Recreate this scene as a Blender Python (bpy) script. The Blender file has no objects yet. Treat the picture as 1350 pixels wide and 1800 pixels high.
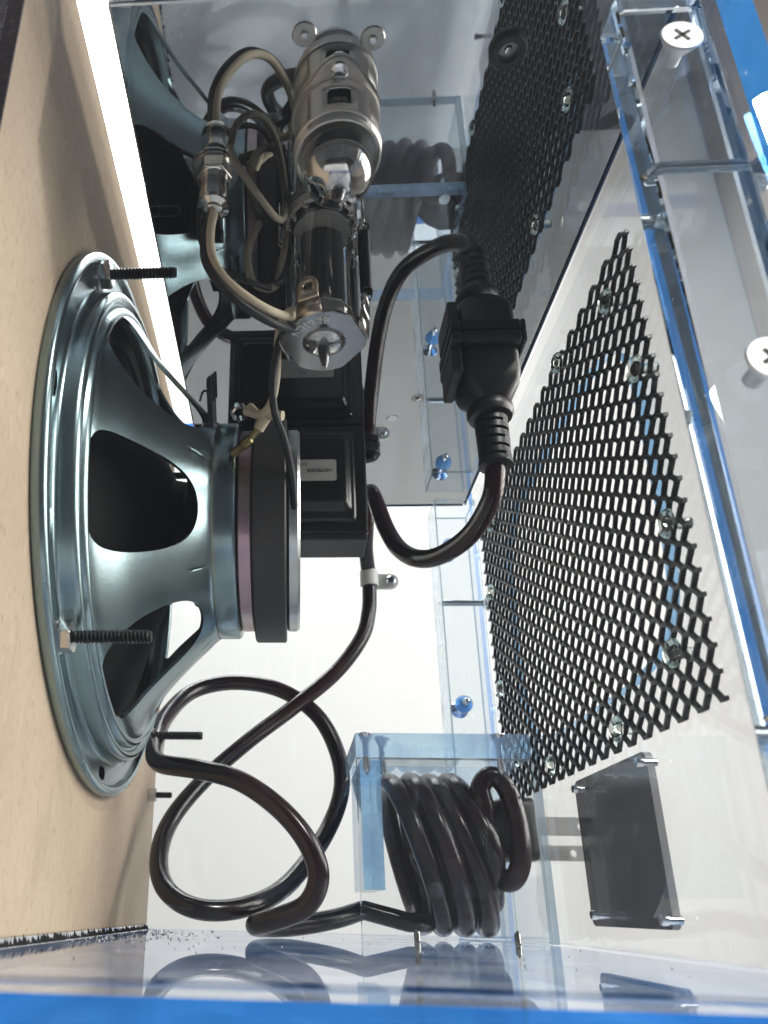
import bpy, math, random
from mathutils import Vector, Matrix
R = math.radians
S = 0.001                                   # everything below is written in millimetres
scene = bpy.context.scene
col = scene.collection
random.seed(4)

# ------------------------------------------------------------------ camera, world, lights, exposure
cam_d = bpy.data.cameras.new("camera")
cam = bpy.data.objects.new("camera", cam_d); col.objects.link(cam)
cam_d.sensor_fit = 'VERTICAL'; cam_d.sensor_height = 36.0; cam_d.lens = 1351.6/1800*36
cam_d.shift_x = (675-423.97)/1800; cam_d.shift_y = (1072.92-900)/1800
cam_d.clip_start = 0.01; cam_d.clip_end = 60
right = Vector((0.9978763, 0.0613430, 0.0219060))
fwd = Vector((-0.0651116, 0.9299784, 0.3618019))
up = Vector((0.0018219, -0.3624599, 0.9319976))
mw = Matrix((right, up, -fwd)).transposed().to_4x4()
mw.translation = Vector((70.79, -402.68, 10.34))*S
cam.matrix_world = mw
cam_d.dof.use_dof = True; cam_d.dof.focus_distance = 0.285; cam_d.dof.aperture_fstop = 22
scene.camera = cam

world = bpy.data.worlds.new("World"); scene.world = world; world.use_nodes = True
bg = world.node_tree.nodes["Background"]
bg.inputs[0].default_value = (0.80, 0.86, 0.95, 1); bg.inputs[1].default_value = 0.10

def area(name, loc, target, size, watts, colour=(1, 1, 1), size_y=None):
    d = bpy.data.lights.new(name, 'AREA'); d.energy = watts; d.color = colour; d.size = size
    if size_y: d.shape = 'RECTANGLE'; d.size_y = size_y
    o = bpy.data.objects.new(name, d); col.objects.link(o)
    o.location = Vector(loc)*S
    o.rotation_euler = (Vector(target)-Vector(loc)).to_track_quat('-Z', 'Y').to_euler()
    return o
area("added_side_fill", (715, -150, 300), (0, -150, 140), 0.6, 8.5, (1.0, 0.95, 0.88), 0.45)  # added soft fill from the right, brightens the baffle and basket
area("hall_spotlight", (668, -851, 866), (60, -200, 120), 0.05, 8.5, (1.0, 0.96, 0.90), 0.14)

scene.view_settings.view_transform = 'Standard'; scene.view_settings.look = 'None'
scene.view_settings.gamma = 1; scene.view_settings.exposure = 0.25
scene.view_settings.use_curve_mapping = False
scene.cycles.max_bounces = 24; scene.cycles.transparent_max_bounces = 64
scene.cycles.transmission_bounces = 16; scene.cycles.glossy_bounces = 10; scene.cycles.diffuse_bounces = 4
scene.cycles.sample_clamp_indirect = 6
scene.cycles.use_denoising = True

# ------------------------------------------------------------------ materials
MATS = {}
def nmat(name):
    m = bpy.data.materials.new(name); m.use_nodes = True; nt = m.node_tree; nt.nodes.clear()
    out = nt.nodes.new('ShaderNodeOutputMaterial'); MATS[name] = m
    return m, nt, out
def pri(name, colour, rough=0.5, metal=0.0, noise=None, bump=None, coat=0.0, spec=0.5, aniso=0):
    """noise = (scale, second colour, low, high[, stretch]); bump = (scale, strength)"""
    m, nt, out = nmat(name); N = nt.nodes; L = nt.links
    p = N.new('ShaderNodeBsdfPrincipled')
    p.inputs['Base Color'].default_value = (*colour, 1); p.inputs['Roughness'].default_value = rough
    p.inputs['Metallic'].default_value = metal; p.inputs['Coat Weight'].default_value = coat
    p.inputs['Specular IOR Level'].default_value = spec
    tc = N.new('ShaderNodeTexCoord')
    if noise:
        t = N.new('ShaderNodeTexNoise'); t.inputs['Scale'].default_value = noise[0]; t.inputs['Detail'].default_value = 6
        mp = N.new('ShaderNodeMapping'); L.new(tc.outputs['Object'], mp.inputs['Vector'])
        if len(noise) > 4: mp.inputs['Scale'].default_value = noise[4]
        L.new(mp.outputs[0], t.inputs['Vector'])
        r = N.new('ShaderNodeValToRGB'); r.color_ramp.elements[0].position = noise[2]; r.color_ramp.elements[1].position = noise[3]
        r.color_ramp.elements[0].color = (*colour, 1); r.color_ramp.elements[1].color = (*noise[1], 1)
        L.new(t.outputs['Fac'], r.inputs[0]); L.new(r.outputs[0], p.inputs['Base Color'])
        mr = N.new('ShaderNodeMapRange'); mr.inputs['To Min'].default_value = max(rough-.08, .02); mr.inputs['To Max'].default_value = rough+.08
        L.new(t.outputs['Fac'], mr.inputs['Value']); L.new(mr.outputs[0], p.inputs['Roughness'])
    if bump:
        t2 = N.new('ShaderNodeTexNoise'); t2.inputs['Scale'].default_value = bump[0]; t2.inputs['Detail'].default_value = 4
        L.new(tc.outputs['Object'], t2.inputs['Vector'])
        b = N.new('ShaderNodeBump'); b.inputs['Strength'].default_value = bump[1]; b.inputs['Distance'].default_value = 0.0005
        L.new(t2.outputs['Fac'], b.inputs['Height']); L.new(b.outputs[0], p.inputs['Normal'])
    L.new(p.outputs[0], out.inputs[0]); return m
def fresnel(nt, ior):
    """Schlick reflectance, the same from either side of a thin sheet"""
    N = nt.nodes; L = nt.links; f0 = ((ior-1)/(ior+1))**2
    w = N.new('ShaderNodeLayerWeight'); w.inputs[0].default_value = .5
    p = N.new('ShaderNodeMath'); p.operation = 'POWER'; p.inputs[1].default_value = 5; L.new(w.outputs['Facing'], p.inputs[0])
    a = N.new('ShaderNodeMath'); a.operation = 'MULTIPLY_ADD'; a.inputs[1].default_value = 1-f0; a.inputs[2].default_value = f0; L.new(p.outputs[0], a.inputs[0])
    return a
def sheet(name, tint, ior=1.49, rough=0.0, gloss=(1, 1, 1), haze=0.0, hazecol=(.8, .85, .9)):
    """clear sheet: straight-through transmission with Fresnel reflection (and optional patchy diffuse haze)"""
    m, nt, out = nmat(name); N = nt.nodes; L = nt.links
    t = N.new('ShaderNodeBsdfTransparent'); t.inputs[0].default_value = (*tint, 1)
    g = N.new('ShaderNodeBsdfGlossy'); g.inputs['Roughness'].default_value = rough; g.inputs['Color'].default_value = (*gloss, 1)
    f = fresnel(nt, ior)
    mx = N.new('ShaderNodeMixShader'); L.new(f.outputs[0], mx.inputs[0]); L.new(t.outputs[0], mx.inputs[1]); L.new(g.outputs[0], mx.inputs[2])
    last = mx
    if haze:
        d = N.new('ShaderNodeBsdfDiffuse'); d.inputs[0].default_value = (*hazecol, 1)
        tr = N.new('ShaderNodeBsdfTranslucent'); tr.inputs[0].default_value = (*hazecol, 1)
        a = N.new('ShaderNodeMixShader'); a.inputs[0].default_value = .5; L.new(d.outputs[0], a.inputs[1]); L.new(tr.outputs[0], a.inputs[2])
        n = N.new('ShaderNodeTexNoise'); n.inputs['Scale'].default_value = 30; n.inputs['Detail'].default_value = 8
        tc = N.new('ShaderNodeTexCoord'); L.new(tc.outputs['Object'], n.inputs['Vector'])
        mr = N.new('ShaderNodeMapRange'); mr.inputs['From Min'].default_value = .35; mr.inputs['From Max'].default_value = .75
        mr.inputs['To Min'].default_value = 0; mr.inputs['To Max'].default_value = haze; L.new(n.outputs['Fac'], mr.inputs['Value'])
        b = N.new('ShaderNodeMixShader'); L.new(mr.outputs[0], b.inputs[0]); L.new(mx.outputs[0], b.inputs[1]); L.new(a.outputs[0], b.inputs[2]); last = b
    L.new(last.outputs[0], out.inputs[0]); return m
def edge(name, colour, through=0.5, noise=25):
    """saw-cut / bonded acrylic edge: coloured light leaks through it"""
    m, nt, out = nmat(name); N = nt.nodes; L = nt.links
    t = N.new('ShaderNodeBsdfTransparent'); t.inputs[0].default_value = (*[min(1, c*1.3+.05) for c in colour], 1)
    d = N.new('ShaderNodeBsdfTranslucent'); d.inputs[0].default_value = (*colour, 1)
    d2 = N.new('ShaderNodeBsdfDiffuse'); d2.inputs[0].default_value = (*colour, 1)
    a = N.new('ShaderNodeMixShader'); a.inputs[0].default_value = .5; L.new(d.outputs[0], a.inputs[1]); L.new(d2.outputs[0], a.inputs[2])
    n = N.new('ShaderNodeTexNoise'); n.inputs['Scale'].default_value = noise; n.inputs['Detail'].default_value = 6
    tc = N.new('ShaderNodeTexCoord'); L.new(tc.outputs['Object'], n.inputs['Vector'])
    mr = N.new('ShaderNodeMapRange'); mr.inputs['From Min'].default_value = .3; mr.inputs['From Max'].default_value = .7
    mr.inputs['To Min'].default_value = max(0, through-.25); mr.inputs['To Max'].default_value = min(1, through+.25); L.new(n.outputs['Fac'], mr.inputs['Value'])
    b = N.new('ShaderNodeMixShader'); L.new(mr.outputs[0], b.inputs[0]); L.new(a.outputs[0], b.inputs[1]); L.new(t.outputs[0], b.inputs[2])
    g = N.new('ShaderNodeBsdfGlossy'); g.inputs['Roughness'].default_value = .08
    f = fresnel(nt, 1.49)
    mx = N.new('ShaderNodeMixShader'); L.new(f.outputs[0], mx.inputs[0]); L.new(b.outputs[0], mx.inputs[1]); L.new(g.outputs[0], mx.inputs[2])
    L.new(mx.outputs[0], out.inputs[0]); return m
def glass(name, colour, rough=0.0, ior=1.49):
    m, nt, out = nmat(name); N = nt.nodes
    g = N.new('ShaderNodeBsdfGlass'); g.inputs['Color'].default_value = (*colour, 1); g.inputs['Roughness'].default_value = rough; g.inputs['IOR'].default_value = ior
    nt.links.new(g.outputs[0], out.inputs[0]); return m

clear = sheet('clear_acrylic', (.965, .975, .98), haze=.004)
clear_floor = sheet('clear_acrylic_floor', (.95, .965, .98), haze=.26, hazecol=(.80, .82, .86))  # strong pale haze mixed in to lighten the floor
tubeglass = sheet('valve_glass', (.80, .81, .82), ior=1.75)
blue_edge = edge('blue_acrylic_edge', (.045, .29, .86), .35)
end_edge = edge('blue_acrylic_end', (.035, .20, .52), .25)
pale_edge = edge('pale_blue_acrylic_edge', (.25, .48, .75), .45)
box_block = edge('light_blue_acrylic_block', (.50, .66, .99), .60, 60)
block = glass('acrylic_block', (.93, .97, 1.0))
line_edge = edge('polished_edge_line', (.42, .50, .56), .35)
bright_line = edge('polished_bright_line', (.80, .90, .98), .2)
streak = edge('block_side_highlights', (.70, .82, .93), .5, 75)  # pale patches paint refraction streaks and highlights into the block side
clear_block = sheet('clear_acrylic_block', (.93, .96, .985))
rivet_m = glass('clear_rivet', (.93, .97, .95), 0.0, 1.5)
zinc = pri('blue_zinc_steel', (.195, .265, .285), .25, 1.0, noise=(9, (.28, .365, .375), .35, .7), bump=(900, .03))
zinc2 = pri('chromate_plate', (.46, .33, .37), .33, 1.0, noise=(22, (.36, .42, .25), .42, .6), bump=(420, .25))
zinc3 = pri('bright_zinc_plate', (.64, .68, .67), .3, 1.0, noise=(60, (.46, .49, .48), .4, .65), bump=(380, .3))
ferrite = pri('ferrite_magnet', (.028, .028, .03), .55, noise=(40, (.045, .043, .043), .4, .7), bump=(500, .15))
cone_m = pri('black_cone_paper', (.006, .006, .006), .9, bump=(300, .3), spec=.2)
gasket_m = pri('dark_gasket', (.01, .01, .012), .8)
blackox = pri('black_oxide_bolt', (.012, .012, .013), .38, .6)
nickel = pri('nickel_plate', (.62, .60, .57), .16, 1.0)
steel = pri('steel_screw', (.62, .64, .66), .22, 1.0)
white_screw = pri('bright_screw_head', (.84, .84, .84), .35, .25)
mdf = pri('fibreboard', (.41, .32, .232), .88, noise=(11, (.525, .425, .322), .28, .74), bump=(500, .45), spec=.15)
def mottle(m):
    """fibre flecks and small stains over the board colour"""
    nt = m.node_tree; N = nt.nodes; L = nt.links; p = [n for n in N if n.type == 'BSDF_PRINCIPLED'][0]
    src = p.inputs['Base Color'].links[0].from_socket; tc = N.new('ShaderNodeTexCoord')
    mp = N.new('ShaderNodeMapping'); mp.inputs['Scale'].default_value = (1, 2.2, .7); L.new(tc.outputs['Object'], mp.inputs['Vector'])
    for sc, lo, hi, colr, amt in ((420, .56, .72, (.29, .21, .145), .5), (150, .60, .78, (.66, .55, .43), .35), (34, .60, .80, (.36, .275, .195), .5)):
        t = N.new('ShaderNodeTexNoise'); t.inputs['Scale'].default_value = sc; t.inputs['Detail'].default_value = 3; L.new(mp.outputs[0], t.inputs['Vector'])
        r = N.new('ShaderNodeMapRange'); r.inputs['From Min'].default_value = lo; r.inputs['From Max'].default_value = hi; r.inputs['To Max'].default_value = amt; L.new(t.outputs['Fac'], r.inputs['Value'])
        x = N.new('ShaderNodeMix'); x.data_type = 'RGBA'; L.new(r.outputs[0], x.inputs['Factor']); L.new(src, x.inputs['A']); x.inputs['B'].default_value = (*colr, 1); src = x.outputs['Result']
    L.new(src, p.inputs['Base Color'])
mottle(mdf)
chassis_m = pri('polished_chassis', (.45, .475, .49), .012, 1.0, bump=(25, .012))
alu = pri('valve_shield_aluminium', (.60, .575, .545), .42, 1.0, noise=(45, (.50, .48, .455), .35, .7), bump=(600, .08))
retain = pri('retainer_steel', (.36, .35, .33), .22, 1.0)
stamped = pri('stamped_bright_edge', (.85, .84, .82), .3, .8)
tan_lug = pri('brassy_lug', (.55, .46, .36), .3, 1.0)
anode = pri('valve_anode', (.06, .06, .063), .42, .7)
mica = pri('mica', (.35, .34, .32), .35)
getter = pri('getter_mirror', (.80, .77, .73), .06, 1.0)
springm = pri('dark_spring', (.03, .03, .033), .35, .9)
iron = pri('black_transformer_paint', (.009, .009, .011), .28, bump=(250, .12))
lam = pri('transformer_laminations', (.028, .03, .034), .5, .3, bump=(900, .4))
labelm = pri('paper_label', (.50, .48, .45), .6)
ink = pri('printed_ink', (.03, .03, .03), .6)
rubber = pri('black_rubber', (.008, .008, .0095), .40, bump=(400, .06))
cord_m = pri('black_cord_jacket', (.008, .005, .006), .22, noise=(16, (.036, .007, .011), .42, .68), bump=(160, .05))  # maroon patches put red reflections into the black jacket colour
wire_black = pri('black_wire', (.006, .006, .009), .55)
wire_cream = pri('cream_cloth_wire', (.50, .43, .32), .75, bump=(1500, .4))
wire_grey = pri('grey_cloth_wire', (.21, .19, .15), .75, bump=(1500, .4))
olive = pri('olive_brass_terminal', (.20, .17, .08), .35, .9)
clip_m = pri('translucent_nylon_clip', (.80, .78, .73), .4)
mesh_m = pri('black_powder_coat', (.012, .012, .013), .36, bump=(900, .1))
plate_m = pri('gloss_black_plate', (.018, .02, .024), .08, noise=(22, (.035, .038, .045), .5, .8, (1, 1, .3)))
smoked = sheet('smoked_acrylic', (.25, .26, .28), ior=1.5, haze=.03)
plate_rim = pri('grey_plate_edge', (.22, .22, .23), .4)
table_m = pri('white_table', (.78, .78, .79), .5)
wall_m = pri('white_booth_wall', (.80, .80, .79), .7)
taupe_m = pri('taupe_booth_wall', (.50, .45, .42), .8)
floor_m = pri('dark_hall_carpet', (.06, .06, .07), .9)
tolex = pri('dark_fabric_covering', (.022, .012, .014), .7, noise=(260, (.09, .05, .05), .55, .75), bump=(600, .6))
navy = pri('dark_blue_edge', (.02, .07, .17), .3)
dust_m = pri('black_dust', (.01, .01, .01), .9)
dust_w = pri('pale_dust', (.6, .6, .6), .9)

# ------------------------------------------------------------------ mesh building
class B:
    def __init__(self): self.v = []; self.f = []; self.m = []
    def add(self, v, f, m=0):
        o = len(self.v); self.v += [tuple(p) for p in v]; self.f += [tuple(i+o for i in q) for q in f]
        self.m += ([m]*len(f) if isinstance(m, int) else list(m)); return self
    def box(self, x0, x1, y0, y1, z0, z1, thin=None, me=1):
        v = [(x, y, z) for x in (x0, x1) for y in (y0, y1) for z in (z0, z1)]
        f = [(0, 1, 3, 2), (4, 6, 7, 5), (0, 4, 5, 1), (2, 3, 7, 6), (0, 2, 6, 4), (1, 5, 7, 3)]
        m = 0 if thin is None else [0 if 'xxyyzz'[i] == thin else me for i in range(6)]
        return self.add(v, f, m)
    def lathe(self, prof, o, axis=(0, 0, 1), n=48, ref=None, close=False, m=0):
        """prof: (r, h) pairs along the axis from o"""
        a = Vector(axis).normalized()
        u = Vector(ref) if ref else (Vector((1, 0, 0)) if abs(a.x) < .9 else Vector((0, 1, 0)))
        u = (u-a*u.dot(a)).normalized(); w = a.cross(u); o = Vector(o); v = []; f = []
        for r, h in prof:
            for k in range(n):
                t = 2*math.pi*k/n; v.append(o+a*h+(u*math.cos(t)+w*math.sin(t))*r)
        K = len(prof)
        for i in range(K if close else K-1):
            j = (i+1) % K
            for k in range(n):
                q = (k+1) % n; f.append((i*n+k, i*n+q, j*n+q, j*n+k))
        if not close:
            if prof[0][0] > 1e-4: f.append(tuple(range(n-1, -1, -1)))
            if prof[-1][0] > 1e-4: f.append(tuple((K-1)*n+k for k in range(n)))
        return self.add(v, f, m)
    def tube(self, pts, r, n=14, cap=True, closed=False, m=0):
        P = [Vector(p) for p in pts]; K = len(P); rr = r if isinstance(r, (list, tuple)) else [r]*K
        T = [((P[(i+1) % K]-P[i-1]) if closed else (P[min(i+1, K-1)]-P[max(i-1, 0)])).normalized() for i in range(K)]
        u = T[0].orthogonal().normalized(); v = []; f = []
        for i in range(K):
            u = (u-T[i]*u.dot(T[i])).normalized(); w = T[i].cross(u)
            for k in range(n):
                t = 2*math.pi*k/n; v.append(P[i]+(u*math.cos(t)+w*math.sin(t))*rr[i])
        for i in range(K if closed else K-1):
            j = (i+1) % K
            for k in range(n):
                q = (k+1) % n; f.append((i*n+k, i*n+q, j*n+q, j*n+k))
        if cap and not closed: f += [tuple(range(n-1, -1, -1)), tuple((K-1)*n+k for k in range(n))]
        return self.add(v, f, m)
    def prism(self, poly, fn, h0, h1, m=0):
        """poly of (a, b); fn(a, b, h) -> point"""
        n = len(poly); v = [fn(a, b, h0) for a, b in poly]+[fn(a, b, h1) for a, b in poly]
        f = [tuple(range(n-1, -1, -1)), tuple(range(n, 2*n))]+[(i, (i+1) % n, n+(i+1) % n, n+i) for i in range(n)]
        return self.add(v, f, m)
    def holed(self, fn, u0, u1, v0, v1, hole, K=4, n=48, m=0):
        """rectangle patch (u0..u1, v0..v1) with one hole; hole = (uc, vc, ru, rv, exponent)"""
        uc, vc, ru, rv, ex = hole
        U0, U1, V0, V1 = (u0-uc)/ru, (u1-uc)/ru, (v0-vc)/rv, (v1-vc)/rv
        ang = sorted(set([round(2*math.pi*k/n, 6) for k in range(n)] +
                         [round(math.atan2(b, a) % (2*math.pi), 6) for a in (U0, U1) for b in (V0, V1)]))
        vs = []; f = []; N = len(ang)
        for i in range(K+1):
            s = i/K
            for t in ang:
                c, d = math.cos(t), math.sin(t)
                k = min([x/c for x in (U0, U1) if abs(c) > 1e-9 and x/c > 0]+[y/d for y in (V0, V1) if abs(d) > 1e-9 and y/d > 0])
                e = ex if not isinstance(ex, tuple) else (ex[1] if c > 0 else ex[0])
                h = 1/(abs(c)**e+abs(d)**e)**(1/e)
                q = h+(k-h)*s
                vs.append(fn(uc+c*q*ru, vc+d*q*rv))
        for i in range(K):
            for k in range(N):
                q = (k+1) % N; f.append((i*N+k, i*N+q, (i+1)*N+q, (i+1)*N+k))
        return self.add(vs, f, m)

def weld(me, d):
    import bmesh
    bm = bmesh.new(); bm.from_mesh(me); bmesh.ops.remove_doubles(bm, verts=bm.verts, dist=d)
    bmesh.ops.recalc_face_normals(bm, faces=bm.faces); bm.to_mesh(me); bm.free()
def obj(name, b, mats, parent=None, smooth=35, bevel=0, seg=2, solid=0, fix=True, origin=None):
    """link the collected faces as one mesh object; a top-level one gets its origin at its base"""
    if parent is not None:
        o0 = Vector(parent['_o']) if '_o' in parent else Vector((0, 0, 0))
    elif origin is not None: o0 = Vector(origin)
    else:
        xs, ys, zs = zip(*b.v); o0 = Vector(((min(xs)+max(xs))/2, (min(ys)+max(ys))/2, min(zs)))
    me = bpy.data.meshes.new(name)
    me.from_pydata([tuple((Vector(p)-o0)*S) for p in b.v], [], b.f)
    for mt in (mats if isinstance(mats, (list, tuple)) else [mats]): me.materials.append(mt)
    for p, k in zip(me.polygons, b.m): p.material_index = k
    if fix: weld(me, 2e-6)
    if smooth:
        for p in me.polygons: p.use_smooth = True
        me.set_sharp_from_angle(angle=R(smooth))
    o = bpy.data.objects.new(name, me); col.objects.link(o)
    if parent is not None:
        o.parent = parent
        base = parent
        o['_o'] = tuple(o0)
    else:
        o.location = o0*S; o['_o'] = tuple(o0)
    if solid:
        md = o.modifiers.new('solid', 'SOLIDIFY'); md.thickness = solid*S; md.offset = 0
    if bevel:
        md = o.modifiers.new('bevel', 'BEVEL'); md.width = bevel*S; md.segments = seg; md.limit_method = 'ANGLE'; md.angle_limit = R(40)
    return o
def tag(o, label, cat, group=None):
    o['label'] = label; o['category'] = cat
    if group: o['group'] = group
    return o
def thing(name, loc, label, cat, group=None):
    o = bpy.data.objects.new(name, None); col.objects.link(o); o.empty_display_size = .01
    o.location = Vector(loc)*S; o['_o'] = tuple(loc); return tag(o, label, cat, group)
def structure(o): o['kind'] = 'structure'; return o
def copy_to(o, parent, delta):
    """copy of a part (sharing its mesh), shifted by delta millimetres"""
    c = o.copy(); col.objects.link(c); c.parent = parent; c.location = o.location+Vector(delta)*S
    return c
def spline(pts, per=10):
    P = [Vector(p) for p in pts]; P = [P[0]*2-P[1]]+P+[P[-1]*2-P[-2]]; out = []
    for i in range(1, len(P)-2):
        a, b, c, d = P[i-1:i+3]
        for k in range(per):
            t = k/per
            out.append(.5*((2*b)+(c-a)*t+(2*a-5*b+4*c-d)*t*t+(3*b-a-3*c+d)*t**3))
    return out+[P[-2]]
def rrect(a0, a1, b0, b1, r, n=6):
    out = []
    for ca, cb, s in ((a1-r, b1-r, 0), (a0+r, b1-r, 90), (a0+r, b0+r, 180), (a1-r, b0+r, 270)):
        out += [(ca+r*math.cos(R(s+90*k/n)), cb+r*math.sin(R(s+90*k/n))) for k in range(n+1)]
    return out
def text(name, s, size, mat, parent, mtx, depth=.15):
    """raised lettering as a mesh part"""
    cu = bpy.data.curves.new(name, 'FONT'); cu.body = s; cu.size = size*S; cu.align_x = 'CENTER'; cu.align_y = 'CENTER'; cu.extrude = depth*S
    t = bpy.data.objects.new('tmp', cu); col.objects.link(t)
    dg = bpy.context.evaluated_depsgraph_get(); me = bpy.data.meshes.new_from_object(t.evaluated_get(dg))
    bpy.data.objects.remove(t); bpy.data.curves.remove(cu)
    o0 = Vector(parent['_o']); me.transform(Matrix.Translation(-o0*S) @ mtx); me.materials.clear(); me.materials.append(mat)
    o = bpy.data.objects.new(name, me); col.objects.link(o); o.parent = parent; return o
def frame(x, z, at):
    x = Vector(x).normalized(); z = Vector(z).normalized(); y = z.cross(x)
    m = Matrix((x, y, z)).transposed().to_4x4(); m.translation = Vector(at)*S; return m

# ------------------------------------------------------------------ setting: table and booth walls
lampm, nt, out = nmat('lit_diffuser'); em = nt.nodes.new('ShaderNodeEmission'); em.inputs[0].default_value = (1, .99, .97, 1); em.inputs[1].default_value = 15.0
nt.links.new(em.outputs[0], out.inputs[0])
clamp = thing('ceiling_light', (-50, 297, 1150), 'bright white ceiling light seen through the gap between board and chassis', 'light')
obj('diffuser', B().box(-450, 220, 45, 550, 1150, 1158), lampm, clamp, smooth=0)
obj('housing', B().box(-460, 230, 35, 557, 1158.5, 1190), wall_m, clamp, smooth=0)
structure(obj('plinth', B().box(-160, 205, -420, 60, -800, -22), table_m, smooth=0, bevel=2))
structure(obj('hall_floor', B().box(-1500, 1500, -2000, 1200, -840, -800.2), floor_m, smooth=0))
structure(obj('booth_wall_far', B().box(-900, 1100, 560, 600, -800, 1600), wall_m, smooth=0))
structure(obj('booth_wall_right', B().box(760, 800, -700, 559, -800, 1600), taupe_m, smooth=0))

# ------------------------------------------------------------------ cabinet
W, L0, HC, HB = 172.0, -275.0, 232.4, 291.0
cab = thing('acrylic_cabinet', (80, -137, -10), 'clear acrylic cabinet box with blue tinted edges around the speaker and amplifier', 'cabinet')
fp_ = B().box(-24, 184, -298, 12, -10, 0, 'z'); fp_.m = [1, 1, 2, 1, 0, 0]
obj('floor_panel', fp_, [clear_floor, end_edge, blue_edge], cab, smooth=0)
obj('foot', B().lathe([(9, -21.9), (10, -20), (10, -10.1)], (0, -270, 0), n=20), rubber, cab)
obj('foot', B().lathe([(9, -21.9), (10, -20), (10, -10.1)], (160, -270, 0), n=20), rubber, cab)
obj('foot', B().lathe([(9, -21.9), (10, -20), (10, -10.1)], (0, -20, 0), n=20), rubber, cab)
obj('foot', B().lathe([(9, -21.9), (10, -20), (10, -10.1)], (160, -20, 0), n=20), rubber, cab)
obj('side_panel', B().box(-22, 176.5, 0.3, 9, 0.2, HB+.5, 'y'), [clear, blue_edge], cab, smooth=0)
obj('side_panel', B().box(-22, 174.2, -285, -275.3, 0.2, HB+.5, 'y'), [clear, end_edge], cab, smooth=0)
obj('top_panel', B().box(-24, 184, -298, 12, HB+1, HB+10, 'z'), [clear, blue_edge], cab, smooth=0)
# back panel: sheet with a rounded opening behind the grille and a slot for the stowed plug
bp = B()
def bpanel(b, yy0, yy1, zz0, zz1):
    for x in (W+.4, W+4): b.add([(x, yy0, zz0), (x, yy1, zz0), (x, yy1, zz1), (x, yy0, zz1)], [(0, 1, 2, 3)], 0)
oy0, oy1, oz0, oz1 = -206, -62, 76, 186
for x in (W+.4, W+4):
    bp.holed(lambda u, v, x=x: (x, u, v), -275, 0, 70, 231, ((oy0+oy1)/2, (oz0+oz1)/2, (oy1-oy0)/2, (oz1-oz0)/2, 5), K=1, n=64, m=0)
bpanel(bp, -275, 0, 62, 70)
bp_slot = (-62, -30, 26, 62)
bpanel(bp, -275, bp_slot[0], .3, 62); bpanel(bp, bp_slot[1], 0, .3, 62); bpanel(bp, bp_slot[0], bp_slot[1], .3, bp_slot[2])
obj('back_panel', bp, [clear, blue_edge], cab, smooth=0, fix=False)
rim = B(); n = 64
def sq(t, ex=5):
    c, d = math.cos(t), math.sin(t); h = 1/((abs(c)/((oy1-oy0)/2))**ex+(abs(d)/((oz1-oz0)/2))**ex)**(1/ex)
    return ((oy0+oy1)/2+c*h, (oz0+oz1)/2+d*h)
ring = [sq(2*math.pi*k/n) for k in range(n)]
rim.add([(x, y, z) for x in (W+.4, W+4) for y, z in ring], [(k, (k+1) % n, n+(k+1) % n, n+k) for k in range(n)])
obj('opening_edge', rim, pale_edge, cab, smooth=50)
# solid corner blocks and their screws (a polished bevel shows as a thin line)
for y0, y1 in ((-274.9, -264.5), (-23, -.4)):
    obj('corner_block', B().box(151.0 if y0 < -200 else 149.5, W-.2, y0, y1, .4, 224), [block, block, block] if y0 < -200 else [clear_block, line_edge, streak], cab, smooth=0, bevel=1.2 if y0 < -200 else .7)
for o_ in cab.children:
    if o_.name.startswith('corner_block'):
        o_.modifiers['bevel'].material = 1
        for p_ in o_.data.polygons:
            if p_.normal.x < -.9: p_.material_index = 2
def screw_y(z, y, s):      # countersunk screw through a side panel into the block; s = +1 points to +Y
    b = B().lathe([(0, -.4), (4.6, -.4), (4.9, 0), (2.2, 3.4), (1.9, 4), (1.9, 9.5 if s > 0 else 19), (0, 11.5 if s > 0 else 22)], (161+(.6 if s > 0 else 0), y, z), (0, s, 0), 24)
    h = obj('screw', b, white_screw if s > 0 else steel, cab, smooth=40)
    c = B(); 
    for a in (0, 90):
        c.add([(161+(.6 if s > 0 else 0)+p*math.cos(R(a+35))-q*math.sin(R(a+35)), y-s*.5, z+p*math.sin(R(a+35))+q*math.cos(R(a+35))) for p, q in ((-2.3, -.45), (2.3, -.45), (2.3, .45), (-2.3, .45))], [(0, 1, 2, 3)])
    obj('cross_slot', c, ink, h, smooth=0)
for z in (113, 205): screw_y(z-3.3, -278.5, 1); screw_y(z, 9.2, -1)
screw_y(24, -278.5, 1)
for y in (-270.7, -11):      # screws through the back panel
    for z in (42, 166.7):
        obj('screw', B().lathe([(0, -.4), (4.4, -.4), (4.6, 0), (1.9, 3.4), (1.7, 4), (1.7, 24), (0, 27)], (W+4.3, y, z), (-1, 0, 0), 20), steel, cab, smooth=40)
obj('blue_sleeve', B().lathe([(3.2, 0), (4.6, .4), (4.6, 3), (3.0, 6)], (161, -1, 113), (0, -1, 0), 20), pale_edge, cab)
obj('blue_sleeve', B().lathe([(3.2, 0), (4.6, .4), (4.6, 3), (3.0, 6)], (161, -1, 205), (0, -1, 0), 20), pale_edge, cab)

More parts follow.
